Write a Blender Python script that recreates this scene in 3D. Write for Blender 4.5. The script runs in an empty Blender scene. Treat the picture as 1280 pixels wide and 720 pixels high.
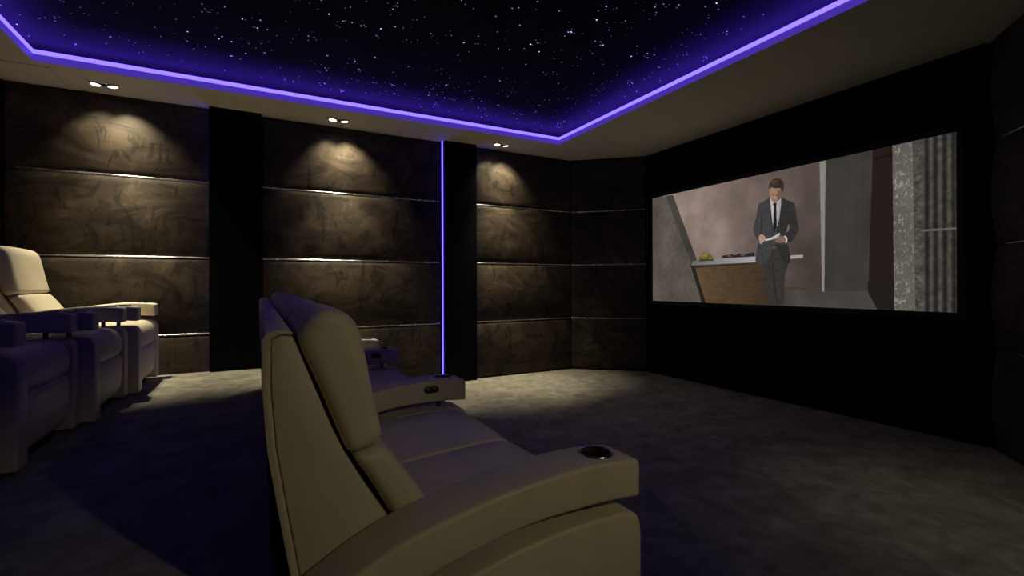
import bpy, bmesh, math, random
import numpy as np
from mathutils import Vector, Matrix

scene = bpy.context.scene
COL = scene.collection
PI = math.pi

# ------------------------------------------------------------------ camera
EYE = Vector((0.0, 0.0, 1.05))
YAW, ROLL = math.radians(62.074), math.radians(0.184)
cam_data = bpy.data.cameras.new('camera')
cam = bpy.data.objects.new('camera', cam_data)
COL.objects.link(cam)
scene.camera = cam
cam_data.sensor_width = 36.0
cam_data.lens = 597.96 / 1280.0 * 36.0
cam_data.shift_y = -4.82 / 1280.0
cam_data.clip_start = 0.02
_f = Vector((math.cos(YAW), math.sin(YAW), 0))
_r = Vector((math.sin(YAW), -math.cos(YAW), 0))
_u = Vector((0, 0, 1))
_cr = _r * math.cos(ROLL) - _u * math.sin(ROLL)
_cu = _r * math.sin(ROLL) + _u * math.cos(ROLL)
_m = Matrix((_cr, _cu, -_f)).transposed().to_4x4()
_m.translation = EYE
cam.matrix_world = _m

# ------------------------------------------------------------------ world and view
world = bpy.data.worlds.new('world')
scene.world = world
world.use_nodes = True
world.node_tree.nodes['Background'].inputs['Color'].default_value = (0, 0, 0, 1)
world.node_tree.nodes['Background'].inputs['Strength'].default_value = 0.0
scene.view_settings.view_transform = 'Standard'
scene.view_settings.look = 'None'
scene.view_settings.exposure = 0.0
scene.view_settings.gamma = 1.0
scene.view_settings.use_curve_mapping = False
scene.cycles.use_denoising = True
scene.cycles.max_bounces = 10
scene.cycles.diffuse_bounces = 6
scene.cycles.glossy_bounces = 5
scene.cycles.sample_clamp_indirect = 2.0
scene.cycles.caustics_reflective = False
scene.cycles.caustics_refractive = False

# light levels, kept together for tuning
LED_POWER = 6.0            # purple cove strip radiance
LED_RGB = (0.072, 0.046, 1.0)
TAPE_POWER = 58.0         # bare LED tape lying hidden in the cove
COLUMN_LED_POWER = 6.0
BEAM_W = 160.0             # narrow beam of a ceiling spot
SPILL_W = 37.0             # wide spill of a ceiling spot
SPREAD_W = 16.0            # broad floor light of the spot by the screen corner
WARM = (1.0, 0.90, 0.60)
RIGHT_DIM = 0.07           # unseen spot added by the right wall, dimmed
ADDED_SPOT_W = 32.0              # unseen spotlight added behind the camera for the near recliner

# ------------------------------------------------------------------ room numbers (metres)
ZC = 2.5775                # soffit
YL = 4.862                 # left wall panel face
XC = 3.397                 # left wall / corner wall meeting point
XS, Y2, Y3 = 4.099, 4.253, 1.300   # screen wall
XRC, YR = 3.397, 0.690     # right corner wall end
XB = -2.70                 # back wall
YA = -1.40                 # back of the entrance recess
ZRISER, XRISER = 0.306, 0.030
RAILS = (0.632, 1.285, 1.937)
CX0, CX1, CY0, CY1 = -1.350, 2.919, 1.161, 4.393   # ceiling coffer
ZSTAR = 2.755

# ------------------------------------------------------------------ helpers
def tag(o, label=None, cat=None, group=None, kind=None):
    if label: o['label'] = label
    if cat: o['category'] = cat
    if group: o['group'] = group
    if kind: o['kind'] = kind
    return o

def thing(name, label, cat, loc=(0, 0, 0), group=None):
    o = bpy.data.objects.new(name, None)
    o.empty_display_size = 0.1
    COL.objects.link(o)
    o.location = loc
    return tag(o, label, cat, group)

def obj(name, bm, mat, parent=None, smooth=False, angle=35):
    me = bpy.data.meshes.new(name)
    bm.to_mesh(me)
    bm.free()
    return obj_me(name, me, mat, parent, smooth, angle)

def obj_me(name, me, mat, parent=None, smooth=False, angle=35):
    if mat is not None:
        me.materials.append(mat)
    if smooth:
        for p in me.polygons:
            p.use_smooth = True
        me.set_sharp_from_angle(angle=math.radians(angle))
    o = bpy.data.objects.new(name, me)
    COL.objects.link(o)
    if parent is not None:
        o.parent = parent
    return o

def add_box(bm, x0, x1, y0, y1, z0, z1):
    v = [bm.verts.new(p) for p in ((x0, y0, z0), (x1, y0, z0), (x1, y1, z0), (x0, y1, z0),
                                   (x0, y0, z1), (x1, y0, z1), (x1, y1, z1), (x0, y1, z1))]
    for q in ((0, 3, 2, 1), (4, 5, 6, 7), (0, 1, 5, 4), (1, 2, 6, 5), (2, 3, 7, 6), (3, 0, 4, 7)):
        bm.faces.new([v[i] for i in q])
    return v

def box(x0, x1, y0, y1, z0, z1, bev=0.0, seg=2):
    bm = bmesh.new()
    add_box(bm, x0, x1, y0, y1, z0, z1)
    if bev:
        bmesh.ops.bevel(bm, geom=bm.edges[:], offset=bev, segments=seg, profile=0.5, affect='EDGES')
    return bm

def sharp_bevel(bm, width, seg=3, deg=28):
    bmesh.ops.recalc_face_normals(bm, faces=bm.faces[:])
    es = [e for e in bm.edges if len(e.link_faces) == 2 and e.calc_face_angle(0) > math.radians(deg)]
    bmesh.ops.bevel(bm, geom=es, offset=width, segments=seg, profile=0.5, affect='EDGES', clamp_overlap=True)

def prism_y(profile, y0, y1, bev=0.0, seg=3):
    """A side profile of (x, z) points pushed out along y."""
    bm = bmesh.new()
    a = [bm.verts.new((x, y0, z)) for x, z in profile]
    b = [bm.verts.new((x, y1, z)) for x, z in profile]
    n = len(profile)
    bm.faces.new(a)
    bm.faces.new(b[::-1])
    for i in range(n):
        bm.faces.new((a[i], b[i], b[(i + 1) % n], a[(i + 1) % n]))
    if bev:
        sharp_bevel(bm, bev, seg)
    bmesh.ops.recalc_face_normals(bm, faces=bm.faces[:])
    return bm

def prism_z(poly, z0, z1):
    bm = bmesh.new()
    a = [bm.verts.new((x, y, z0)) for x, y in poly]
    b = [bm.verts.new((x, y, z1)) for x, y in poly]
    n = len(poly)
    bm.faces.new(a)
    bm.faces.new(b)
    for i in range(n):
        bm.faces.new((a[i], a[(i + 1) % n], b[(i + 1) % n], b[i]))
    bmesh.ops.recalc_face_normals(bm, faces=bm.faces[:])
    return bm

def catmull(pts, n=6, closed=False):
    out = []
    m = len(pts)
    rng = range(m) if closed else range(m - 1)
    for i in rng:
        if closed:
            p0, p1, p2, p3 = (pts[(i + k - 1) % m] for k in range(4))
        else:
            p0, p1, p2, p3 = pts[max(i - 1, 0)], pts[i], pts[i + 1], pts[min(i + 2, m - 1)]
        for k in range(n):
            t = k / n
            out.append(tuple(0.5 * (2 * p1[j] + (p2[j] - p0[j]) * t + (2 * p0[j] - 5 * p1[j] + 4 * p2[j] - p3[j]) * t * t
                                    + (3 * p1[j] - p0[j] - 3 * p2[j] + p3[j]) * t ** 3) for j in range(2)))
    if not closed:
        out.append(tuple(pts[-1]))
    return out

def cushion(profile, y0, y1, rad=0.03, bulge=0.006, n=4):
    """A stuffed cushion: smooth closed profile (x, z), rounded and slightly puffed along y."""
    P = np.array(catmull(profile, n, True))
    m = len(P)
    c = P.mean(0)
    ev, evec = np.linalg.eigh(np.cov((P - c).T))
    A = evec[:, 1]                      # long axis of the profile
    B = np.array([-A[1], A[0]])
    l, t = (P - c) @ A, (P - c) @ B
    hl = (l.max() - l.min()) / 2
    ls = np.linspace(l.min(), l.max(), 9)[1:-1]
    mid = []
    for q in ls:
        ts = []
        for i in range(m):
            a, b = l[i], l[(i + 1) % m]
            if (a - q) * (b - q) <= 0 and a != b:
                ts.append(t[i] + (t[(i + 1) % m] - t[i]) * (q - a) / (b - a))
        mid.append(((max(ts) + min(ts)) / 2, (max(ts) - min(ts)) / 2))
    k = np.polyfit(ls, [q[0] for q in mid], 2)
    ht = float(np.mean([q[1] for q in mid]))
    lc = (l.max() + l.min()) / 2
    ds = [0.0, 0.04, 0.15, 0.32, 0.6, 1.0]
    L = y1 - y0
    ys = [d * rad for d in ds] + [rad + (L - 2 * rad) * q / 6 for q in range(1, 6)] + [L - d * rad for d in ds[::-1]]
    bm = bmesh.new()
    rows = []
    for y in ys:
        d = min(y, L - y)
        ins = 0.0
        if d < rad:
            ins = rad - math.sqrt(max(rad * rad - (rad - d) ** 2, 0))
        u = 2 * y / L - 1
        off = bulge * (1 - u * u) - ins
        l2 = lc + (l - lc) * (1 + off / hl)
        t0 = np.polyval(k, l)
        t2 = np.polyval(k, l2) + (t - t0) * (1 + off / ht)
        Q = c + np.outer(l2, A) + np.outer(t2, B)
        rows.append([bm.verts.new((q[0], y0 + y, q[1])) for q in Q])
    for a, b in zip(rows, rows[1:]):
        for i in range(m):
            bm.faces.new((a[i], b[i], b[(i + 1) % m], a[(i + 1) % m]))
    bm.faces.new(rows[0])
    bm.faces.new(rows[-1][::-1])
    bmesh.ops.recalc_face_normals(bm, faces=bm.faces[:])
    return bm

def lathe(profile, n=32, axis_pos=(0, 0, 0), close=False):
    """Turn (r, z) points about the vertical axis through axis_pos."""
    bm = bmesh.new()
    ox, oy, oz = axis_pos
    rows = []
    for r, z in profile:
        if r < 1e-6:
            rows.append([bm.verts.new((ox, oy, oz + z))])
        else:
            rows.append([bm.verts.new((ox + r * math.cos(2 * PI * k / n), oy + r * math.sin(2 * PI * k / n), oz + z)) for k in range(n)])
    pairs = list(zip(rows, rows[1:]))
    if close:
        pairs.append((rows[-1], rows[0]))
    for a, b in pairs:
        for k in range(n):
            k2 = (k + 1) % n
            if len(a) == 1 and len(b) > 1:
                bm.faces.new((a[0], b[k], b[k2]))
            elif len(b) == 1 and len(a) > 1:
                bm.faces.new((a[k], b[0], a[k2]))
            elif len(a) > 1:
                bm.faces.new((a[k], b[k], b[k2], a[k2]))
    bmesh.ops.recalc_face_normals(bm, faces=bm.faces[:])
    return bm

# ------------------------------------------------------------------ materials
def new_mat(name):
    m = bpy.data.materials.new(name)
    m.use_nodes = True
    nt = m.node_tree
    return m, nt, nt.nodes['Principled BSDF']

def plain(name, rgb, rough=0.5, metal=0.0, spec=0.5):
    m, nt, b = new_mat(name)
    b.inputs['Base Color'].default_value = (*rgb, 1)
    b.inputs['Roughness'].default_value = rough
    b.inputs['Metallic'].default_value = metal
    b.inputs['Specular IOR Level'].default_value = spec
    return m

def noise(nt, vec, scale, detail=4, rough=0.55, dist=0.0):
    n = nt.nodes.new('ShaderNodeTexNoise')
    n.inputs['Scale'].default_value = scale
    n.inputs['Detail'].default_value = detail
    n.inputs['Roughness'].default_value = rough
    n.inputs['Distortion'].default_value = dist
    if vec is not None:
        nt.links.new(vec, n.inputs['Vector'])
    return n.outputs['Fac']

def ramp(nt, fac, stops):
    r = nt.nodes.new('ShaderNodeValToRGB')
    el = r.color_ramp.elements
    while len(el) < len(stops):
        el.new(0.5)
    for e, (p, c) in zip(el, stops):
        e.position = p
        e.color = (*c, 1) if isinstance(c, tuple) else (c, c, c, 1)
    nt.links.new(fac, r.inputs['Fac'])
    return r.outputs['Color']

def mix(nt, a, b, fac, blend='MIX'):
    n = nt.nodes.new('ShaderNodeMix')
    n.data_type = 'RGBA'
    n.blend_type = blend
    for sock, v in ((n.inputs[0], fac), (n.inputs[6], a), (n.inputs[7], b)):
        if isinstance(v, (int, float)):
            sock.default_value = v
        elif isinstance(v, tuple):
            sock.default_value = (*v, 1)
        else:
            nt.links.new(v, sock)
    return n.outputs[2]

def bump(nt, b, height, strength, dist=0.01):
    n = nt.nodes.new('ShaderNodeBump')
    n.inputs['Strength'].default_value = strength
    n.inputs['Distance'].default_value = dist
    nt.links.new(height, n.inputs['Height'])
    nt.links.new(n.outputs['Normal'], b.inputs['Normal'])

def position(nt, scale=(1, 1, 1), rot=(0, 0, 0)):
    g = nt.nodes.new('ShaderNodeNewGeometry')
    mp = nt.nodes.new('ShaderNodeMapping')
    mp.inputs['Scale'].default_value = scale
    mp.inputs['Rotation'].default_value = rot
    nt.links.new(g.outputs['Position'], mp.inputs['Vector'])
    return mp.outputs['Vector']

def suede():
    """Brushed brown suede: the nap shows as broad overlapping hand strokes."""
    m, nt, b = new_mat('brown_suede')
    broad = noise(nt, position(nt, (1, 1, 1.3)), 1.7, 2, 0.45, 0.8)
    stroke = noise(nt, position(nt, (1.0, 1.0, 1.9), (0, 0.5, 0)), 2.3, 3, 0.55, 2.6)
    stroke2 = noise(nt, position(nt, (1.9, 1.9, 0.9), (0, -0.5, 0)), 2.6, 3, 0.5, 2.0)
    fine = noise(nt, position(nt), 26, 4, 0.6, 0.6)
    c = ramp(nt, broad, [(0.34, (0.033, 0.0232, 0.0158)), (0.66, (0.058, 0.0422, 0.0292))])
    s = ramp(nt, stroke, [(0.36, 0.52), (0.41, 0.90), (0.55, 1.02), (0.60, 1.40)])
    s2 = ramp(nt, stroke2, [(0.37, 0.52), (0.40, 1.0), (0.60, 1.0), (0.65, 1.30)])
    c = mix(nt, c, s, 1.0, 'MULTIPLY')
    c = mix(nt, c, s2, 1.0, 'MULTIPLY')
    f = ramp(nt, fine, [(0.3, 0.90), (0.7, 1.10)])
    c = mix(nt, c, f, 1.0, 'MULTIPLY')
    nt.links.new(c, b.inputs['Base Color'])
    b.inputs['Roughness'].default_value = 0.60
    b.inputs['Specular IOR Level'].default_value = 0.25
    bump(nt, b, fine, 0.10, 0.004)
    return m

def carpet():
    m, nt, b = new_mat('beige_carpet')
    patch = noise(nt, position(nt, (1.0, 1.9, 1), (0, 0, 0.5)), 2.2, 4, 0.6, 1.2)
    foot = noise(nt, position(nt, (1.3, 0.9, 1), (0, 0, -0.4)), 6.5, 4, 0.6, 0.9)
    pile = noise(nt, position(nt), 420, 2, 0.6)
    c = ramp(nt, patch, [(0.33, (0.215, 0.198, 0.168)), (0.66, (0.325, 0.300, 0.255))])
    s = ramp(nt, foot, [(0.36, 0.78), (0.64, 1.18)])
    c = mix(nt, c, s, 1.0, 'MULTIPLY')
    p = ramp(nt, pile, [(0.3, 0.82), (0.7, 1.12)])
    c = mix(nt, c, p, 1.0, 'MULTIPLY')
    nt.links.new(c, b.inputs['Base Color'])
    b.inputs['Roughness'].default_value = 0.95
    b.inputs['Specular IOR Level'].default_value = 0.1
    bump(nt, b, pile, 0.5, 0.006)
    return m

def leather():
    m, nt, b = new_mat('cream_leather')
    tc = nt.nodes.new('ShaderNodeTexCoord')
    vec = tc.outputs['Object']
    grain = noise(nt, vec, 260, 3, 0.6)
    soft = noise(nt, vec, 7, 3, 0.5, 0.4)
    c = ramp(nt, soft, [(0.3, (0.50, 0.445, 0.335)), (0.7, (0.58, 0.515, 0.395))])
    nt.links.new(c, b.inputs['Base Color'])
    r = ramp(nt, soft, [(0.3, 0.42), (0.7, 0.55)])
    nt.links.new(r, b.inputs['Roughness'])
    b.inputs['Specular IOR Level'].default_value = 0.35
    h = mix(nt, soft, grain, 0.12)
    bump(nt, b, h, 0.25, 0.012)
    return m

def fabric(name, rgb):
    m, nt, b = new_mat(name)
    w = noise(nt, position(nt), 300, 2)
    lo = tuple(c * 0.8 for c in rgb)
    hi = tuple(c * 1.2 for c in rgb)
    nt.links.new(ramp(nt, w, [(0.3, lo), (0.7, hi)]), b.inputs['Base Color'])
    b.inputs['Roughness'].default_value = 0.9
    b.inputs['Specular IOR Level'].default_value = 0.1
    return m

def paint(name, rgb):
    m, nt, b = new_mat(name)
    w = noise(nt, position(nt), 3.0, 3)
    lo = tuple(c * 0.96 for c in rgb)
    nt.links.new(ramp(nt, w, [(0.3, lo), (0.7, rgb)]), b.inputs['Base Color'])
    b.inputs['Roughness'].default_value = 0.75
    b.inputs['Specular IOR Level'].default_value = 0.2
    return m

def chrome():
    m, nt, b = new_mat('polished_steel')
    w = noise(nt, position(nt), 14, 2)
    nt.links.new(ramp(nt, w, [(0.3, 0.16), (0.7, 0.30)]), b.inputs['Roughness'])
    b.inputs['Base Color'].default_value = (0.72, 0.72, 0.74, 1)
    b.inputs['Metallic'].default_value = 1.0
    return m

def glow(name, rgb, power, sampling='AUTO'):
    m, nt, b = new_mat(name)
    b.inputs['Base Color'].default_value = (0.02, 0.02, 0.02, 1)
    b.inputs['Emission Color'].default_value = (*rgb, 1)
    b.inputs['Emission Strength'].default_value = power
    m.cycles.emission_sampling = sampling
    return m

def glow_attr(name, attr, power, sampling, base=0.01):
    m, nt, b = new_mat(name)
    a = nt.nodes.new('ShaderNodeVertexColor')
    a.layer_name = attr
    b.inputs['Base Color'].default_value = (base, base, base, 1)
    b.inputs['Specular IOR Level'].default_value = 0.0
    nt.links.new(a.outputs['Color'], b.inputs['Emission Color'])
    b.inputs['Emission Strength'].default_value = power
    m.cycles.emission_sampling = sampling
    return m

M = {
    'suede': suede(), 'carpet': carpet(), 'leather': leather(), 'chrome': chrome(),
    'black': fabric('black_fabric', (0.0022, 0.0022, 0.003)),
    'star_felt': fabric('midnight_felt', (0.017, 0.016, 0.021)),
    'soffit': paint('cream_ceiling_paint', (0.86, 0.82, 0.66)),
    'hall': paint('dark_hall_paint', (0.16, 0.13, 0.10)),
    'frame_black': plain('black_velvet', (0.004, 0.004, 0.005), 0.8),
    'plastic': plain('black_plastic', (0.012, 0.012, 0.014), 0.35),
    'dark_metal': plain('dark_steel', (0.12, 0.12, 0.13), 0.3, 1.0),
    'under': fabric('black_lining', (0.012, 0.012, 0.012)),
    'cove': glow('violet_led', LED_RGB, LED_POWER),
    'lip_glow': glow('violet_lip_glow', (0.16, 0.075, 1.0), 0.36, 'NONE'),  # emission in place of LED light falling on the lip face
    'tape': glow('violet_led_tape', (0.13, 0.05, 1.0), TAPE_POWER),
    'column_led': glow('violet_led_column', LED_RGB, COLUMN_LED_POWER),
    'lamp': glow('halogen_lens', (1.0, 0.93, 0.72), 9.0, 'NONE'),
    'trim': plain('brushed_nickel', (0.45, 0.44, 0.42), 0.35, 1.0),
}

# ------------------------------------------------------------------ the room
bm = box(XRISER, XS + 0.3, YA - 0.2, YL + 0.2, -0.10, 0.0)
add_box(bm, XB - 0.2, XRISER, YA - 0.2, YL + 0.2, -0.10, -0.001)
tag(obj('floor', bm, M['carpet']), 'beige carpet floor of the front part of the cinema room', kind='structure')
bm = prism_y([(XB, 0.0), (XRISER - 0.02, 0.0), (XRISER - 0.02, ZRISER - 0.025), (XRISER, ZRISER - 0.02), (XRISER, ZRISER), (XB, ZRISER)], YA, YL + 0.03)
tag(obj('floor_riser', bm, M['carpet']), 'carpeted raised platform carrying the rear row of recliners', kind='structure')

def wall_slab(name, p0, p1, mat, inward_left=True, thick=0.10, z0=0.0, z1=ZC + 0.02, label=None):
    """A wall whose room face runs p0 -> p1; its body lies to the right of that direction if inward_left."""
    a, b = Vector(p0), Vector(p1)
    d = (b - a).normalized()
    n = Vector((d.y, -d.x)) * (thick if inward_left else -thick)
    o = obj(name, prism_z([a, b, b + n, a + n], z0, z1), mat)
    o['kind'] = 'structure'
    if label:
        o['label'] = label
    return o

PANEL_T = 0.046
PADDING = 0.028
rng = random.Random(4)

def bay(parent, p0, p1, tiers=4):
    """One bay of four stacked suede panels with steel rails between, on the face p0 -> p1 (room on the left)."""
    a, b = Vector(p0), Vector(p1)
    L = (b - a).length
    d = (b - a).normalized()
    ang = math.atan2(d.y, d.x)
    zs = [0.012, *RAILS, ZC - 0.004]
    T = Matrix.Translation((a.x, a.y, 0)) @ Matrix.Rotation(ang, 4, 'Z')
    for i in range(tiers):
        lo = zs[i] + (0.007 if i else 0)
        hi = zs[i + 1] - (0.007 if i < tiers - 1 else 0)
        n, e = 14, 0.004       # padded: the face bows out a little between its top and bottom edges
        prof = [(-PANEL_T, lo), (-PADDING - e, lo)]
        for k in range(n + 1):
            u = k / n
            prof.append((-PADDING * (2 * u - 1) ** 2, lo + e + (hi - lo - 2 * e) * u))
        prof += [(-PADDING - e, hi), (-PANEL_T, hi)]
        bm = bmesh.new()
        va = [bm.verts.new((0.004, p, z)) for p, z in prof]
        vb = [bm.verts.new((L - 0.004, p, z)) for p, z in prof]
        bm.faces.new(va)
        bm.faces.new(vb[::-1])
        for k in range(len(prof)):
            k2 = (k + 1) % len(prof)
            bm.faces.new((va[k], vb[k], vb[k2], va[k2]))
        bmesh.ops.recalc_face_normals(bm, faces=bm.faces[:])
        bm.transform(T)
        obj('wall_panel', bm, M['suede'], parent, True, 40)
    for z in RAILS:
        e = -PADDING - 0.003
        rp = [(-PANEL_T, z - 0.008), (e, z - 0.008)] + [(e + 0.008 * math.sin(PI * k / 8), z - 0.008 * math.cos(PI * k / 8)) for k in range(1, 8)] + [(e, z + 0.008), (-PANEL_T, z + 0.008)]
        bm = bmesh.new()
        va = [bm.verts.new((0.002, p, q)) for p, q in rp]
        vb = [bm.verts.new((L - 0.002, p, q)) for p, q in rp]
        bm.faces.new(va)
        bm.faces.new(vb[::-1])
        for k in range(len(rp)):
            k2 = (k + 1) % len(rp)
            bm.faces.new((va[k], vb[k], vb[k2], va[k2]))
        bmesh.ops.recalc_face_normals(bm, faces=bm.faces[:])
        bm.transform(T)
        r = obj('metal_rail', bm, M['chrome'], parent, True, 40)

# left wall: body behind the panels, three visible bays between black pilasters.
# face direction runs towards -x so that the room lies on its left
wl = wall_slab('wall_left', (XC + 0.04, YL + PANEL_T), (XB, YL + PANEL_T), M['black'], label='long wall of brown suede panels with steel rails')
PIL = [(-2.06, -1.662, 0, 0), (-0.367, 0.028, 0.03, 0), (1.748, 2.116, 0, 0.03)]
PIL_D = 0.05
for x0, x1, back0, back1 in PIL:      # a front board that may overhang a narrower core, hiding a light strip
    bm = prism_z([(x0, YL - PIL_D), (x1, YL - PIL_D), (x1, YL - PIL_D + 0.012), (x1 - back1, YL - PIL_D + 0.012), (x1 - back1, YL + PANEL_T),
                  (x0 + back0, YL + PANEL_T), (x0 + back0, YL - PIL_D + 0.012), (x0, YL - PIL_D + 0.012)], 0.0, ZC)
    tag(obj('pilaster', bm, M['black'], wl), 'black fabric pilaster')
for x0, x1 in ((XB, -2.064), (-1.656, -0.372), (0.034, 1.722), (2.124, XC)):
    bay(wl, (x1, YL), (x0, YL))

# angled corner wall on the left of the screen
def corner(name, p0, p1, label, cut0, cut1):
    a, b = Vector(p0), Vector(p1)
    d = (b - a).normalized()
    n = Vector((d.y, -d.x)) * PANEL_T
    w = wall_slab(name, a + n, b + n, M['black'], label=label)
    bay(w, a + d * cut0, b - d * cut1)
    return w
corner('wall_corner_left', (XS, Y2), (XC, YL), 'angled brown suede corner wall left of the screen', 0.035, 0.0)
corner('wall_corner_right', (XRC, YR), (XS, Y3), 'angled brown suede corner wall right of the screen', 0.0, 0.10)
wall_slab('wall_screen', (XS, Y3 - 0.02), (XS, Y2 + 0.02), M['black'], label='black fabric wall carrying the projection screen')
wall_slab('wall_recess_side', (XRC, YA), (XRC, YR), M['hall'])
wall_slab('wall_recess_back', (XB, YA), (XRC + 0.1, YA), M['hall'])
wall_slab('wall_back', (XB, YL + 0.03), (XB, YA), M['hall'])

# ceiling: a painted soffit ring with a thin lip; above the lip the star recess is wider and forms a light cove
COVE = 0.33
ZLIP = 2.630
bm = bmesh.new()
ox0, ox1, oy0, oy1 = XB - 0.1, XS + 0.15, YA - 0.1, YL + 0.15
zt = ZSTAR + 0.05
def rect(x0, x1, y0, y1, z):
    return [bm.verts.new((x, y, z)) for x, y in ((x0, y0), (x1, y0), (x1, y1), (x0, y1))]
loops = [rect(ox0, ox1, oy0, oy1, ZC), rect(CX0, CX1, CY0, CY1, ZC), rect(CX0, CX1, CY0, CY1, ZLIP),
         rect(CX0 - COVE, CX1 + COVE, CY0 - COVE, CY1 + COVE, ZLIP), rect(CX0 - COVE, CX1 + COVE, CY0 - COVE, CY1 + COVE, zt), rect(ox0, ox1, oy0, oy1, zt)]
for a, b in zip(loops, loops[1:] + loops[:1]):
    for k in range(4):
        k2 = (k + 1) % 4
        bm.faces.new((a[k], a[k2], b[k2], b[k]))
bmesh.ops.recalc_face_normals(bm, faces=bm.faces[:])
ceil = tag(obj('ceiling', bm, M['soffit']), 'cream painted soffit around a starry ceiling recess', kind='structure')
tag(obj('access_panel', box(-2.5, -1.285, 4.462, YL - 0.004, ZC - 0.012, ZC + 0.01, 0.003, 2), M['soffit'], ceil, True), 'slightly dropped cream ceiling panel')
star_panel = tag(obj('star_panel', box(CX0 - COVE, CX1 + COVE, CY0 - COVE, CY1 + COVE, ZSTAR, ZSTAR + 0.04), M['star_felt'], ceil), 'midnight black star ceiling panel')

# fibre optic stars: hundreds of points a pixel or two wide
srng = random.Random(21)
pts = []
W, D = CX1 - CX0 + 0.14, CY1 - CY0 + 0.14
while len(pts) < 1150:
    x, y = CX0 - 0.07 + srng.random() * W, CY0 - 0.07 + srng.random() * D
    pts.append((x, y))
    if srng.random() < 0.12:
        for k in range(srng.randint(1, 4)):
            qx, qy = x + srng.gauss(0, 0.035), y + srng.gauss(0, 0.035)
            if CX0 - 0.1 < qx < CX1 + 0.1 and CY0 - 0.1 < qy < CY1 + 0.1:
                pts.append((qx, qy))
V, F, C = [], [], []
for x, y in pts:
    b = min(srng.lognormvariate(-1.35, 0.85), 1.2)
    r = 0.0034 + 0.0026 * min(b, 1.0)
    base = len(V)
    tint = srng.random()
    col = (b * (0.34 + 0.32 * tint), b * (0.30 + 0.32 * tint), b * 1.0, 1)
    for k in range(6):
        V.append((x + r * math.cos(k * PI / 3), y + r * math.sin(k * PI / 3), ZSTAR - 0.0006))
    V.append((x, y, ZSTAR - 0.0016))
    for k in range(6):
        F.append((base + k, base + 6, base + (k + 1) % 6))
    C += [col] * 7
me = bpy.data.meshes.new('fibre_star')
me.from_pydata(V, [], F)
ca = me.color_attributes.new('glow', 'FLOAT_COLOR', 'POINT')
ca.data.foreach_set('color', np.array(C, dtype=np.float32).ravel())
tag(obj_me('fibre_star', me, glow_attr('star_light', 'glow', 1.3, 'NONE', 0.8), ceil), 'scattered bluish white fibre optic star points', kind='stuff')

# violet light strip running round the lip: emissive band below standing in for LED light on the lip face, bright diffuser bead on top, LED tape in the cove behind
cove = thing('cove_light_strip', 'glowing violet light strip running around the edge of the starry ceiling recess', 'light strip', (0, 0, 0))
def run_round(prof, inward=True):
    """Sweep (inset, z) points around the coffer rectangle; a positive inset lies towards the middle."""
    bm = bmesh.new()
    L = [[bm.verts.new(p) for p in ((CX0 + e, CY0 + e, z), (CX1 - e, CY0 + e, z), (CX1 - e, CY1 - e, z), (CX0 + e, CY1 - e, z))] for e, z in prof]
    for a, b in zip(L, L[1:] + L[:1]):
        for k in range(4):
            bm.faces.new((a[k], a[(k + 1) % 4], b[(k + 1) % 4], b[k]))
    bmesh.ops.recalc_face_normals(bm, faces=bm.faces[:])
    return bm
zb, hb = 2.6430, 0.0150
obj('lip_glow_band', run_round([(0.0005, ZC + 0.001), (0.004, ZC + 0.001), (0.004, 2.625), (0.0005, 2.625)]), M['lip_glow'], cove)
obj('diffuser', run_round([(-0.012, zb - hb), (-0.012, zb + hb)] + [(0.010 * math.sin(PI * k / 8), zb + hb * math.cos(PI * k / 8)) for k in range(9)]), M['cove'], cove, True, 60)
obj('led_tape', run_round([(-0.085, ZLIP + 0.001), (-0.085, ZLIP + 0.004), (-0.105, ZLIP + 0.004), (-0.105, ZLIP + 0.001)]), M['tape'], cove)

# violet light strips standing in the corner between pilaster and panels
def column_strip(x, y, label):
    t = thing('column_light_strip', label, 'light strip', (x, y, 0), 'violet strips beside the black pilasters')
    obj('channel', box(-0.008, 0.008, 0.006, 0.014, 0.012, ZC - 0.002), M['dark_metal'], t)
    obj('diffuser', prism_z([(0.0075 * math.cos(a), 0.006 - 0.009 * math.sin(a)) for a in [PI * k / 6 for k in range(7)]], 0.014, ZC - 0.003), M['column_led'], t, True, 60)
    return t
column_strip(1.7365, YL - 0.013, 'violet vertical light strip fully in view beside the middle black pilaster')
column_strip(-0.352, YL - 0.016, 'violet vertical light strip tucked behind the left edge of the wider black pilaster')
column_strip(2.1005, YL - 0.016, 'violet vertical light strip tucked behind the far edge of the pilaster by the third downlight')

# ------------------------------------------------------------------ ceiling spots
def spot(name, loc, target, watts, size_deg, blend, rgb, parent, radius=0.022):
    ld = bpy.data.lights.new(name, 'SPOT')
    ld.energy = watts
    ld.color = rgb
    ld.spot_size = math.radians(size_deg)
    ld.spot_blend = blend
    ld.shadow_soft_size = radius
    o = bpy.data.objects.new(name, ld)
    COL.objects.link(o)
    o.parent = parent
    o.location = loc
    dirv = Vector(target) - Vector(loc)
    o.rotation_euler = dirv.to_track_quat('-Z', 'Y').to_euler()
    return o

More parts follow.
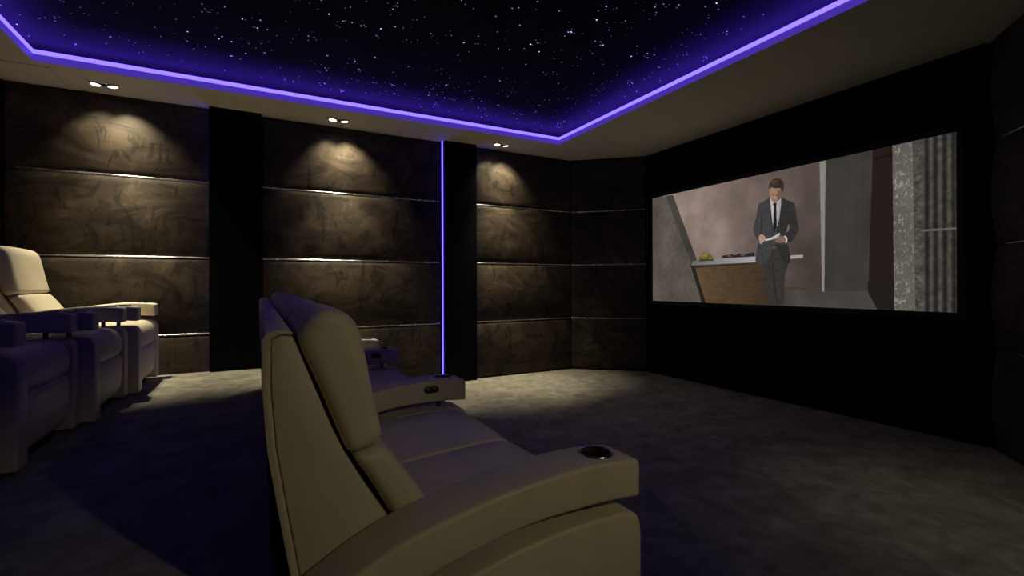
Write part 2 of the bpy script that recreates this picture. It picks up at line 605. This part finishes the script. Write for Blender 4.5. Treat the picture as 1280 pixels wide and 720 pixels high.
def downlight(x, y, label, aims, power=1.0, spill=1.0, beam_deg=50, spread=False, group='twin ceiling spotlights'):
    """A twin recessed spotlight: bezel plate, two tilted lamp heads with bright lenses."""
    t = thing('twin_downlight', label, 'ceiling light', (x, y, ZC), group)
    bm = box(-0.100, 0.100, -0.052, 0.052, -0.005, 0.0005, 0.002, 2)
    obj('bezel', bm, M['soffit'], t, True)
    obj('bridge', box(-0.012, 0.012, -0.022, 0.022, -0.013, -0.004, 0.003, 2), M['plastic'], t, True)
    for s, (tx, ty) in zip((-1, 1), aims):
        aim = Vector((tx, ty, -1.0)).normalized()
        R = aim.to_track_quat('-Z', 'Y').to_matrix().to_4x4()
        T = Matrix.Translation((s * 0.052, 0, -0.008)) @ R
        bm = lathe([(0.034, 0.004), (0.040, 0.004), (0.041, -0.006), (0.039, -0.010), (0.035, -0.010), (0.031, -0.002)], 28, close=True)
        bm.transform(T)
        head = obj('lamp_ring', bm, M['trim'], t, True, 50)
        bm = lathe([(0.0, -0.0035), (0.018, -0.0032), (0.0325, -0.001), (0.0325, 0.003), (0.0, 0.003)], 28)
        bm.transform(T)
        obj('lens', bm, M['lamp'], head, True, 60)
        lp = T @ Vector((0, 0, -0.014))
        spot('beam', lp, lp + aim, BEAM_W * power, beam_deg, 1.0, WARM, t)
        if spill:
            spot('spill', lp, lp + Vector((tx * 1.3 + 0.03, 0.44, -1.0)), SPILL_W * spill * (1.25 if s > 0 else 0.55), 76, 1.0, WARM, t)
        if spread and s < 0:
            spot('spread', lp, lp + Vector((0.42, -0.80, -1.0)), SPREAD_W, 96, 1.0, WARM, t)
    return t
WALL_AIM = ((-0.06, -0.10), (0.12, -0.04))
downlight(-1.03, 4.655, 'lit twin ceiling spotlight nearest the back, above the rear recliners', WALL_AIM)
downlight(0.66, 4.660, 'lit twin ceiling spotlight in the middle of the left soffit', WALL_AIM)
downlight(2.35, 4.670, 'lit twin ceiling spotlight above the panel bay by the screen corner', WALL_AIM, spread=True)
downlight(2.45, 0.890, 'unseen dimmed twin spotlight added on the right soffit opposite the screen corner', ((0.04, 0.0), (0.18, 0.0)), RIGHT_DIM, 0.0)  # unseen fixture added to account for the lit carpet at right


# unseen spotlight added behind the camera to warm the near recliner's side
SPX, SPZ = 1.25, 2.00
sl = thing('added_spotlight', 'unseen spotlight added behind the camera to light the front row', 'added light', (SPX, YA, SPZ))
obj('mount_plate', (lambda q: (q.transform(Matrix.Rotation(-PI / 2, 4, 'X')), q)[1])(lathe([(0, 0), (0.045, 0), (0.045, 0.010), (0.040, 0.014), (0, 0.014)], 28)), M['plastic'], sl, True)
obj('arm', box(-0.008, 0.008, 0.012, 0.075, -0.008, 0.008, 0.003, 2), M['plastic'], sl, True)
aim = (Vector((0.48, 0.98, 0.62)) - Vector((SPX, YA + 0.09, SPZ))).normalized()
T = Matrix.Translation((0, 0.09, 0)) @ aim.to_track_quat('-Z', 'Y').to_matrix().to_4x4()
bm = lathe([(0.0, 0.06), (0.026, 0.06), (0.034, 0.05), (0.036, -0.045), (0.034, -0.048), (0.032, -0.045), (0.031, -0.030), (0.0, -0.030)], 28)
bm.transform(T)
hd = obj('lamp_head', bm, M['plastic'], sl, True)
bm = lathe([(0.0, -0.037), (0.030, -0.034), (0.030, -0.031), (0.0, -0.031)], 28)
bm.transform(T)
obj('lens', bm, M['lamp'], hd, True)
lp = T @ Vector((0, 0, -0.055))
spot('beam', lp, lp + aim, ADDED_SPOT_W, 33, 0.75, (1.0, 0.88, 0.55), sl, 0.03)

# ------------------------------------------------------------------ projection screen
SY0, SY1, SZ0, SZ1 = 1.4129, 4.1653, 0.8522, 2.0461
XF = XS - 0.030
scr = thing('projection_screen', 'wide projection screen showing a man in a dark suit reading papers', 'screen', (XS, (SY0 + SY1) / 2, SZ0 - 0.05))
def frame_bar(y0, y1, z0, z1):
    bm = box(XF - 0.008, XS - 0.001, y0, y1, z0, z1, 0.003, 1)
    bm.transform(Matrix.Translation(-Vector(scr.location)))
    obj('frame_bar', bm, M['frame_black'], scr)
FB = 0.045
frame_bar(SY0 - FB, SY1 + FB, SZ1, SZ1 + FB)
frame_bar(SY0 - FB, SY1 + FB, SZ0 - FB, SZ0)
frame_bar(SY0 - FB, SY0, SZ0, SZ1)
frame_bar(SY1, SY1 + FB, SZ0, SZ1)

# the projected film picture: layers in picture units (x to the right 0..2.305, y down 0..1), sRGB colours
PICTURE = [
    ('concrete', (90, 84, 76), [(-0.039,-0.010), (0.257,0.014), (0.536,0.631), (0.478,0.676), (0.614,1.019), (-0.020,1.043)]),
    ('concrete', (70, 67, 61), [(0.174,0.001), (0.262,0.012), (0.536,0.634), (0.478,0.668), (0.392,0.479), (0.303,0.300)]),
    ('flat', (44, 39, 34), [(0.478,0.676), (0.454,0.651), (0.558,0.928), (0.586,1.036), (0.642,1.034)]),
    ('wood', (92, 72, 52), [(0.483,0.689), (1.293,0.668), (1.292,1.024), (0.619,1.053)]),
    ('flat', (38, 33, 28), [(0.473,0.679), (0.513,0.693), (0.629,1.007), (0.599,1.008)]),
    ('metal', (128, 127, 126), [(0.485,0.641), (0.559,0.626), (1.144,0.628), (1.144,0.674), (0.473,0.679)]),
    ('flat', (52, 45, 38), [(0.473,0.675), (1.144,0.672), (1.144,0.685), (0.501,0.699)]),
    ('mottle', (108, 95, 48), [(0.555,0.637), (0.559,0.608), (0.593,0.568), (0.625,0.561), (0.656,0.572), (0.693,0.600), (0.709,0.638)]),
    ('flat', (58, 50, 34), [(0.555,0.641), (0.559,0.626), (0.709,0.629), (0.707,0.642)]),
    ('flat', (132, 118, 66), [(0.593,0.587), (0.634,0.574), (0.643,0.597), (0.607,0.606)]),
    ('mottle', (42, 38, 40), [(0.786,0.624), (0.798,0.604), (0.838,0.601), (0.876,0.596), (0.912,0.607), (0.961,0.596), (0.995,0.609), (1.039,0.597), (1.079,0.593), (1.088,0.603), (1.087,0.622), (1.008,0.627), (0.879,0.626)]),
    ('flat', (92, 84, 82), [(0.838,0.603), (0.863,0.599), (0.882,0.614), (0.863,0.619)]),
    ('flat', (88, 80, 80), [(0.961,0.604), (0.995,0.603), (1.002,0.615), (0.970,0.619)]),
    ('flat', (160, 153, 146), [(1.353,0.635), (1.462,0.634), (1.462,0.656), (1.353,0.659)]),
    ('floor', (84, 78, 73), [(1.275,0.879), (1.604,0.890), (1.870,0.886), (2.017,0.827), (2.024,1.035), (1.274,1.049)]),
    ('flat', (70, 58, 50), [(1.318,0.860), (1.594,0.873), (1.594,0.890), (1.318,0.878)]),
    ('flat', (33, 29, 27), [(1.866,0.825), (2.017,0.817), (2.024,1.035), (1.941,1.040), (1.870,0.896)]),
    ('flat', (132, 128, 121), [(1.577,-0.033), (1.619,-0.023), (1.612,0.303), (1.606,0.893), (1.591,0.893)]),
    ('rib', (74, 71, 66), [(1.619,-0.041), (1.903,-0.023), (1.867,0.886), (1.606,0.890)]),
    ('flat', (37, 28, 26), [(1.901,-0.040), (2.007,-0.029), (2.010,0.836), (1.872,0.843)]),
    ('flat', (26, 19, 18), [(1.901,0.052), (2.005,0.049), (2.005,0.065), (1.900,0.067)]),
    ('rough', (120, 114, 106), [(2.004,-0.046), (2.107,-0.034), (2.119,1.022), (2.012,1.028)]),
    ('mottle', (74, 70, 65), [(2.106,-0.034), (2.144,-0.039), (2.154,1.020), (2.117,1.022)]),
    ('pipe', (82, 78, 73), [(2.143,-0.039), (2.323,-0.018), (2.325,1.025), (2.153,1.035)]),
    ('flat', (96, 92, 86), [(2.146,0.527), (2.306,0.529), (2.306,0.541), (2.146,0.539)]),
    ('cloth', (60, 57, 54), [(1.144,0.670), (1.162,0.816), (1.184,0.917), (1.188,1.019), (1.323,1.021), (1.328,0.849), (1.329,0.784), (1.363,0.671), (1.286,0.577), (1.234,0.574)]),
    ('flat', (40, 38, 37), [(1.232,0.599), (1.247,0.783), (1.263,0.916), (1.284,1.014), (1.276,1.015), (1.252,0.916), (1.236,0.782)]),
    ('cloth', (68, 69, 68), [(1.222,0.187), (1.124,0.223), (1.103,0.319), (1.075,0.413), (1.090,0.465), (1.122,0.514), (1.117,0.523), (1.093,0.659), (1.126,0.689), (1.155,0.696), (1.182,0.684), (1.218,0.632), (1.238,0.557), (1.277,0.576), (1.311,0.669), (1.340,0.696), (1.359,0.695), (1.371,0.680), (1.369,0.623), (1.353,0.557), (1.348,0.544), (1.389,0.529), (1.436,0.450), (1.425,0.410), (1.404,0.261), (1.303,0.200), (1.261,0.249)]),
    ('cloth', (54, 53, 52), [(1.303,0.205), (1.404,0.261), (1.425,0.410), (1.436,0.450), (1.389,0.529), (1.350,0.541), (1.261,0.451), (1.292,0.380)]),
    ('cloth', (52, 49, 47), [(1.243,0.541), (1.353,0.550), (1.369,0.623), (1.371,0.680), (1.359,0.695), (1.340,0.694), (1.311,0.665), (1.286,0.594)]),
    ('flat', (118, 100, 92), [(1.361,0.402), (1.349,0.431), (1.338,0.464), (1.358,0.455), (1.365,0.432)]),
    ('flat', (46, 46, 46), [(1.143,0.301), (1.148,0.309), (1.147,0.455), (1.138,0.454)]),
    ('flat', (38, 37, 37), [(1.367,0.316), (1.371,0.317), (1.362,0.402), (1.358,0.402)]),
    ('flat', (186, 181, 179), [(1.219,0.191), (1.222,0.251), (1.237,0.404), (1.251,0.450), (1.270,0.436), (1.296,0.321), (1.304,0.271), (1.302,0.205), (1.284,0.219), (1.261,0.240), (1.238,0.223)]),
    ('flat', (158, 153, 152), [(1.275,0.251), (1.302,0.210), (1.304,0.271), (1.296,0.321), (1.270,0.436), (1.270,0.318)]),
    ('flat', (31, 30, 33), [(1.238,0.238), (1.253,0.235), (1.271,0.240), (1.266,0.257), (1.270,0.422), (1.254,0.455), (1.239,0.434), (1.246,0.258)]),
    ('flat', (58, 59, 59), [(1.219,0.198), (1.226,0.297), (1.241,0.419), (1.251,0.454), (1.234,0.441), (1.217,0.341), (1.208,0.219)]),
    ('flat', (38, 38, 38), [(1.304,0.209), (1.308,0.271), (1.296,0.336), (1.270,0.444), (1.261,0.456), (1.288,0.357), (1.301,0.270)]),
    ('flat', (104, 80, 66), [(1.226,0.206), (1.296,0.188), (1.297,0.214), (1.275,0.229), (1.255,0.240), (1.238,0.225)]),
    ('flat', (152, 119, 100), [(1.206,0.120), (1.210,0.154), (1.217,0.182), (1.226,0.209), (1.242,0.228), (1.255,0.235), (1.271,0.231), (1.286,0.215), (1.298,0.188), (1.309,0.164), (1.313,0.131), (1.261,0.100), (1.217,0.106)]),
    ('flat', (140, 105, 88), [(1.205,0.131), (1.211,0.130), (1.214,0.153), (1.210,0.153)]),
    ('flat', (112, 86, 71), [(1.276,0.147), (1.313,0.135), (1.309,0.164), (1.298,0.188), (1.286,0.215), (1.271,0.231), (1.275,0.199)]),
    ('flat', (80, 58, 48), [(1.231,0.163), (1.250,0.174), (1.250,0.178), (1.231,0.169)]),
    ('flat', (72, 52, 44), [(1.260,0.178), (1.281,0.176), (1.283,0.181), (1.261,0.184)]),
    ('flat', (176, 140, 120), [(1.249,0.180), (1.256,0.181), (1.256,0.202), (1.247,0.200)]),
    ('flat', (104, 72, 62), [(1.241,0.210), (1.261,0.213), (1.260,0.218), (1.242,0.215)]),
    ('mottle', (56, 44, 36), [(1.206,0.129), (1.208,0.097), (1.215,0.077), (1.235,0.059), (1.258,0.053), (1.276,0.052), (1.297,0.060), (1.314,0.081), (1.324,0.107), (1.323,0.147), (1.312,0.171), (1.306,0.153), (1.300,0.135), (1.277,0.129), (1.254,0.127), (1.231,0.115), (1.217,0.122)]),
    ('flat', (86, 68, 54), [(1.232,0.080), (1.254,0.070), (1.270,0.075), (1.246,0.089)]),
    ('flat', (172, 138, 121), [(1.122,0.490), (1.127,0.468), (1.144,0.458), (1.163,0.466), (1.178,0.485), (1.178,0.508), (1.164,0.521), (1.140,0.521), (1.127,0.509)]),
    ('flat', (128, 98, 85), [(1.140,0.478), (1.171,0.494), (1.171,0.498), (1.140,0.483)]),
    ('flat', (122, 96, 82), [(1.252,0.518), (1.274,0.495), (1.295,0.484), (1.331,0.493), (1.343,0.518), (1.333,0.534), (1.302,0.539), (1.268,0.531)]),
    ('flat', (196, 191, 187), [(1.323,0.488), (1.338,0.489), (1.349,0.509), (1.349,0.533), (1.338,0.542), (1.332,0.536), (1.339,0.517)]),
    ('flat', (180, 175, 172), [(1.127,0.515), (1.140,0.522), (1.156,0.527), (1.148,0.532), (1.132,0.528)]),
    ('flat', (176, 171, 166), [(1.177,0.502), (1.221,0.495), (1.261,0.478), (1.290,0.463), (1.296,0.473), (1.283,0.490), (1.261,0.504), (1.236,0.507), (1.181,0.514)]),
    ('flat', (214, 209, 204), [(1.177,0.503), (1.221,0.495), (1.261,0.478), (1.290,0.463), (1.292,0.467), (1.261,0.483), (1.222,0.502), (1.179,0.512)]),
]
def value_noise(h, w, cells_y, cells_x, seed):
    r = np.random.RandomState(seed)
    g = r.rand(cells_y + 2, cells_x + 2)
    yy = np.linspace(0, cells_y, h, endpoint=False)
    xx = np.linspace(0, cells_x, w, endpoint=False)
    yi, xi = yy.astype(int), xx.astype(int)
    fy, fx = yy - yi, xx - xi
    fy, fx = fy * fy * (3 - 2 * fy), fx * fx * (3 - 2 * fx)
    a = g[yi][:, xi] * (1 - fx) + g[yi][:, xi + 1] * fx
    b = g[yi + 1][:, xi] * (1 - fx) + g[yi + 1][:, xi + 1] * fx
    return a * (1 - fy)[:, None] + b * fy[:, None]

def paint_picture(nx, ny, ss=2):
    w, h = nx * ss, ny * ss
    X = (np.arange(w) + 0.5) / w * 2.305
    Y = (np.arange(h) + 0.5) / h
    GX, GY = np.meshgrid(X, Y)
    n1 = value_noise(h, w, 5, 12, 1) * 0.55 + value_noise(h, w, 12, 26, 2) * 0.3 + value_noise(h, w, 30, 70, 3) * 0.15
    n2 = value_noise(h, w, 90, 200, 4)
    n3 = value_noise(h, w, 40, 90, 5)
    # plastered pinkish back wall, lamp-lit on the left and duller to the right
    sx = np.interp(X, [0.2, 0.55, 0.8, 1.1, 1.5], [146, 142, 130, 104, 82])
    lum = sx[None, :] * (1.0 - 0.16 * (GY - 0.3)) * (0.80 + 0.40 * n1)
    img = np.stack([lum, lum * 0.868, lum * 0.807], -1)
    for kind, rgb, poly in PICTURE:
        px = np.array([p[0] for p in poly])
        py = np.array([p[1] for p in poly])
        x0, x1 = np.searchsorted(X, px.min() - 0.01), np.searchsorted(X, px.max() + 0.01)
        y0, y1 = np.searchsorted(Y, py.min() - 0.01), np.searchsorted(Y, py.max() + 0.01)
        if x1 <= x0 or y1 <= y0:
            continue
        gx, gy = GX[y0:y1, x0:x1], GY[y0:y1, x0:x1]
        inside = np.zeros(gx.shape, bool)
        n = len(poly)
        for i in range(n):
            ax, ay, bx, by = px[i], py[i], px[(i + 1) % n], py[(i + 1) % n]
            if ay == by:
                continue
            cond = ((ay > gy) != (by > gy)) & (gx < (bx - ax) * (gy - ay) / (by - ay) + ax)
            inside ^= cond
        f = np.ones(gx.shape)
        a, b, c = n1[y0:y1, x0:x1], n2[y0:y1, x0:x1], n3[y0:y1, x0:x1]
        if kind == 'concrete':
            f = 0.68 + 0.36 * a + 0.08 * b + 0.10 * c
        elif kind == 'wood':
            f = (1.04 - 0.30 * (gx - 0.55) / 0.6) * (0.98 + 0.02 * np.sin(gy * 170 + 6 * a)) * (0.92 + 0.12 * c)
        elif kind == 'metal':
            f = 0.82 + 0.42 * np.clip((gx - 0.5) / 0.55, 0, 1)
        elif kind == 'mottle':
            f = 0.62 + 0.46 * b + 0.34 * c
        elif kind == 'floor':
            f = 0.70 + 0.22 * a + 0.1 * np.exp(-((gx - 1.43) / 0.05) ** 2)
        elif kind == 'rib':
            f = (0.90 + 0.09 * np.sin(gx * 2 * PI / 0.0125)) * (0.74 + 0.26 * a)
        elif kind == 'rough':
            s = value_noise(h, w, 70, 420, 9)[y0:y1, x0:x1]
            s2 = value_noise(h, w, 150, 500, 10)[y0:y1, x0:x1]
            f = 0.62 + 0.22 * a + 0.10 * s2 + 0.40 * np.clip((s * 0.5 + b * 0.3 + c * 0.2 - 0.58) * 5, 0, 1)
        elif kind == 'pipe':
            f = (0.70 + 0.26 * np.sin(gx * 2 * PI / 0.0405 + 0.6)) * (0.74 + 0.28 * c + 0.18 * b)
        elif kind == 'cloth':
            f = 0.80 + 0.12 * c + 0.08 * b
        col = np.array(rgb, float)[None, None, :] * f[..., None]
        sub = img[y0:y1, x0:x1]
        sub[inside] = col[inside]
    img = img.reshape(ny, ss, nx, ss, 3).mean((1, 3)) / 255.0
    img = np.clip(img, 0, 1)
    return np.where(img <= 0.04045, img / 12.92, ((img + 0.055) / 1.055) ** 2.4)

NX, NY = 800, 347
pic = paint_picture(NX, NY)
yy = SY1 - (np.arange(NX + 1) / NX) * (SY1 - SY0)
zz = SZ1 - (np.arange(NY + 1) / NY) * (SZ1 - SZ0)
G = np.zeros((NY + 1, NX + 1, 3), np.float32)
G[..., 0] = XF
G[..., 1] = yy[None, :]
G[..., 2] = zz[:, None]
G -= np.array(scr.location, np.float32)
idx = np.arange((NY + 1) * (NX + 1)).reshape(NY + 1, NX + 1)
quads = np.stack([idx[:-1, :-1], idx[1:, :-1], idx[1:, 1:], idx[:-1, 1:]], -1).reshape(-1, 4)
me = bpy.data.meshes.new('film_picture')
me.vertices.add(G.shape[0] * G.shape[1])
me.vertices.foreach_set('co', G.ravel())
me.loops.add(quads.size)
me.loops.foreach_set('vertex_index', quads.astype(np.int32).ravel())
me.polygons.add(len(quads))
me.polygons.foreach_set('loop_start', np.arange(0, quads.size, 4, dtype=np.int32))
me.update(calc_edges=True)
padded = np.pad(pic, ((0, 1), (0, 1), (0, 0)), mode='edge')
rgba = np.ones((NY + 1, NX + 1, 4), np.float32)
rgba[..., :3] = padded
ca = me.color_attributes.new('picture', 'FLOAT_COLOR', 'POINT')
ca.data.foreach_set('color', rgba.ravel())
tag(obj_me('film_picture', me, glow_attr('film_light', 'picture', 1.0, 'FRONT'), scr), 'film picture of a man in a suit in a concrete interior')
obj('screen_backing', (lambda b: (b.transform(Matrix.Translation(-Vector(scr.location))), b)[1])(box(XF + 0.002, XS - 0.002, SY0, SY1, SZ0, SZ1)), M['frame_black'], scr)

# ------------------------------------------------------------------ recliners
ARM_TOP = [(0.075, 0.455), (0.17, 0.508), (0.264, 0.546), (0.38, 0.573), (0.481, 0.592), (0.654, 0.609), (0.78, 0.608), (0.865, 0.598)]
ARM_BOT = [(0.865, 0.504), (0.741, 0.511), (0.565, 0.508), (0.442, 0.490), (0.311, 0.459), (0.20, 0.418), (0.085, 0.362)]
BASE_TOP = [(0.085, 0.302), (0.20, 0.360), (0.311, 0.407), (0.442, 0.443), (0.565, 0.464), (0.70, 0.474), (0.825, 0.472)]

def boolean_cut(me, cutter_bm):
    a = bpy.data.objects.new('cut_a', me)
    cm = bpy.data.meshes.new('cut_b')
    cutter_bm.to_mesh(cm)
    cutter_bm.free()
    b = bpy.data.objects.new('cut_b', cm)
    COL.objects.link(a)
    COL.objects.link(b)
    md = a.modifiers.new('cut', 'BOOLEAN')
    md.operation = 'DIFFERENCE'
    md.object = b
    md.solver = 'EXACT'
    bpy.context.view_layer.update()
    dg = bpy.context.evaluated_depsgraph_get()
    out = bpy.data.meshes.new_from_object(a.evaluated_get(dg))
    bpy.data.objects.remove(a)
    bpy.data.objects.remove(b)
    bpy.data.meshes.remove(cm)
    return out

CUP_X = 0.775
def arm_mesh(w):
    bm = prism_y(catmull(ARM_TOP, 5) + catmull(ARM_BOT, 5), -w / 2, w / 2, 0.017, 4)
    me = bpy.data.meshes.new('arm')
    bm.to_mesh(me)
    bm.free()
    cut = lathe([(0.0, 0.535), (0.0405, 0.535), (0.0405, 0.70), (0.0, 0.70)], 32, (CUP_X, 0, 0))
    return boolean_cut(me, cut)

def once(cache, key, fn):
    if key not in cache:
        cache[key] = fn()
    return cache[key]
MESH = {}

def put(name, key, fn, mat, parent, y=0.0, angle=35):
    """Link an object that shares the mesh stored under key."""
    def make():
        r = fn()
        if isinstance(r, bpy.types.Mesh):
            me = r
        else:
            me = bpy.data.meshes.new(name)
            r.to_mesh(me)
            r.free()
        me.materials.clear()
        me.materials.append(mat)
        for p in me.polygons:
            p.use_smooth = True
        me.set_sharp_from_angle(angle=math.radians(angle))
        return me
    o = bpy.data.objects.new(name, once(MESH, key, make))
    COL.objects.link(o)
    o.parent = parent
    o.location = (0, y, 0)
    return o

def add_arm(t, y, w, control_side=0):
    put('arm', ('arm', w), lambda: arm_mesh(w), M['leather'], t, y, 40)
    cup = put('cup_holder', 'cup', lambda: lathe(
        [(0.0, 0.540), (0.034, 0.540), (0.0385, 0.545)] + [(0.0385 - 0.0012 * (k % 2), 0.552 + 0.006 * k) for k in range(9)] + [(0.0395, 0.606), (0.0400, 0.606), (0.0400, 0.537), (0.0, 0.537)],
        32, (CUP_X, 0, 0)), M['plastic'], t, y, 50)
    put('rim', 'rim', lambda: lathe([(0.0385, 0.6085), (0.0395, 0.6125), (0.0430, 0.6135), (0.0455, 0.6110), (0.0455, 0.6085), (0.0405, 0.6060)], 40, (CUP_X, 0, 0), True), M['chrome'], cup, 0, 60)
    put('post', 'post', lambda: lathe([(0.0, 0.462), (0.011, 0.462), (0.011, 0.522), (0.0, 0.522)], 16, (0.752, 0, 0)), M['dark_metal'], t, y, 40)
    put('post', 'post2', lambda: lathe([(0.0, 0.385), (0.011, 0.385), (0.011, 0.470), (0.0, 0.470)], 16, (0.280, 0, 0)), M['dark_metal'], t, y, 40)
    base_pts = catmull(BASE_TOP, 5) + [(0.850, 0.465), (0.866, 0.444), (0.870, 0.415), (0.870, 0.022), (0.10, 0.022)]
    put('arm_base', ('base', w), lambda: prism_y(base_pts, -w / 2 + 0.002, w / 2 - 0.002, 0.009, 3), M['leather'], t, y, 40)
    if control_side:
        s = control_side
        def plate():
            n = 24
            P = []
            for k in range(n):
                a = 2 * PI * k / n
                P.append((0.695 + 0.017 * (1 if math.cos(a) > 0 else -1) + 0.017 * math.cos(a), 0.571 + 0.017 * math.sin(a)))
            return prism_y(P, s * (w / 2 - 0.004), s * (w / 2 + 0.004), 0.0015, 2)
        cp = put('control_panel', ('plate', w, s), plate, M['plastic'], t, y, 40)
        for k, bx in enumerate((0.680, 0.711)):
            put('button', ('button', w, s, k), lambda bx=bx: prism_y([(bx + 0.0085 * math.cos(2 * PI * j / 16), 0.571 + 0.0085 * math.sin(2 * PI * j / 16)) for j in range(16)], s * (w / 2 + 0.002), s * (w / 2 + 0.0075), 0.001, 2), M['dark_metal'], cp, 0, 40)

SHELL = [(0.022, 0.940), (0.040, 0.948), (0.062, 0.944), (0.138, 0.745), (0.165, 0.684), (0.215, 0.595), (0.262, 0.520), (0.29, 0.44), (0.29, 0.07), (0.135, 0.07), (0.105, 0.25), (0.074, 0.45), (0.052, 0.585), (0.031, 0.72), (0.022, 0.84)]
REAR = [(0.004, 0.938), (0.012, 0.953), (0.034, 0.960), (0.056, 0.957), (0.064, 0.948), (0.040, 0.949), (0.022, 0.941), (0.021, 0.84), (0.030, 0.72), (0.051, 0.585), (0.073, 0.45), (0.104, 0.25), (0.128, 0.10), (0.112, 0.10), (0.088, 0.25), (0.056, 0.45), (0.034, 0.585), (0.013, 0.72), (0.005, 0.84)]
UPPER = [(0.078, 0.925), (0.084, 0.962), (0.105, 0.988), (0.138, 0.996), (0.172, 0.984), (0.196, 0.952), (0.210, 0.895), (0.224, 0.82), (0.240, 0.745), (0.246, 0.710), (0.232, 0.692), (0.205, 0.684), (0.180, 0.682), (0.166, 0.700), (0.146, 0.752), (0.112, 0.840)]
LOWER = [(0.188, 0.668), (0.212, 0.680), (0.240, 0.684), (0.264, 0.668), (0.300, 0.618), (0.338, 0.562), (0.362, 0.520), (0.372, 0.475), (0.350, 0.440), (0.310, 0.440), (0.288, 0.480), (0.258, 0.545), (0.218, 0.618)]
SEAT = [(0.300, 0.380), (0.310, 0.432), (0.360, 0.452), (0.480, 0.462), (0.620, 0.472), (0.740, 0.478), (0.805, 0.470), (0.842, 0.446), (0.858, 0.405), (0.860, 0.360), (0.852, 0.325), (0.820, 0.312), (0.600, 0.312), (0.360, 0.320)]
FOOT = [(0.815, 0.296), (0.842, 0.302), (0.858, 0.282), (0.862, 0.220), (0.860, 0.150), (0.850, 0.090), (0.830, 0.060), (0.812, 0.075), (0.808, 0.180)]

def recliner(label, x, yc, z, w, arms, group, arm_w, control=()):
    """Cream leather cinema recliner facing +x. arms lists -1 (towards the camera) and 1 (towards the left wall)."""
    t = thing('recliner', label, 'recliner', (x, yc, z), group)
    h = w / 2 - 0.002
    put('back_shell', ('shell', w), lambda: prism_y(SHELL, -h, h, 0.006, 2), M['leather'], t, 0, 40)
    put('rear_panel', ('rear', w), lambda: prism_y(REAR, -h - 0.001, h + 0.001, 0.004, 2), M['leather'], t, 0, 40)
    put('headrest', ('upper', w), lambda: cushion(UPPER, -h + 0.002, h - 0.002, 0.030, 0.004), M['leather'], t, 0, 60)
    put('backrest', ('lower', w), lambda: cushion(LOWER, -h + 0.002, h - 0.002, 0.026, 0.004), M['leather'], t, 0, 60)
    put('seat', ('seat', w), lambda: cushion(SEAT, -h + 0.002, h - 0.002, 0.014, 0.006), M['leather'], t, 0, 60)
    put('footrest', ('foot', w), lambda: cushion(FOOT, -h + 0.004, h - 0.004, 0.02, 0.004), M['leather'], t, 0, 60)
    put('frame', ('frame', w), lambda: box(0.292, 0.806, -h + 0.01, h - 0.01, 0.0, 0.311), M['under'], t, 0, 40)
    for s in arms:
        add_arm(t, s * (w / 2 + arm_w / 2 + 0.001), arm_w, -s if s in control else 0)
    return t

FG = 'cream recliners of the front row'
RG = 'cream recliners of the rear row'
AW = 0.142
SW = 0.5125
front = [
    ('cream leather recliner nearest the camera in the front row', 1.073 + SW / 2, (-1,), ()),
    ('cream leather recliner second from the camera in the front row', 1.073 + SW * 1.5, (1,), (1,)),
]
y = 1.073 + SW * 2 + AW + 0.006
front += [
    ('cream leather recliner in the middle of the front row', y + SW / 2, (), ()),
    ('cream leather recliner fourth from the camera in the front row', y + SW * 1.5, (1,), (1,)),
]
y += SW * 2 + AW + 0.006
front += [('cream leather recliner at the far end of the front row near the left wall', y + SW / 2, (1,), (1,))]
for label, yc, arms, control in front:
    recliner(label, 0.0, yc, 0.0, SW, arms, FG, AW, control)

AR, SR = 0.105, 0.525
for (label, far, xf) in (
        ('brightly lit cream recliner of the rear row against the left panelled wall', 4.745, -0.710),
        ('cream recliner second from the left wall in the rear row', 4.005, -0.765),
        ('shaded cream recliner third from the left wall in the rear row', 3.265, -0.825),
        ('dark recliner cut by the left picture edge in the rear row', 2.525, -0.880)):
    recliner(label, xf - 0.870, far - AR - SR / 2, ZRISER, SR, (-1, 1), RG, AR)
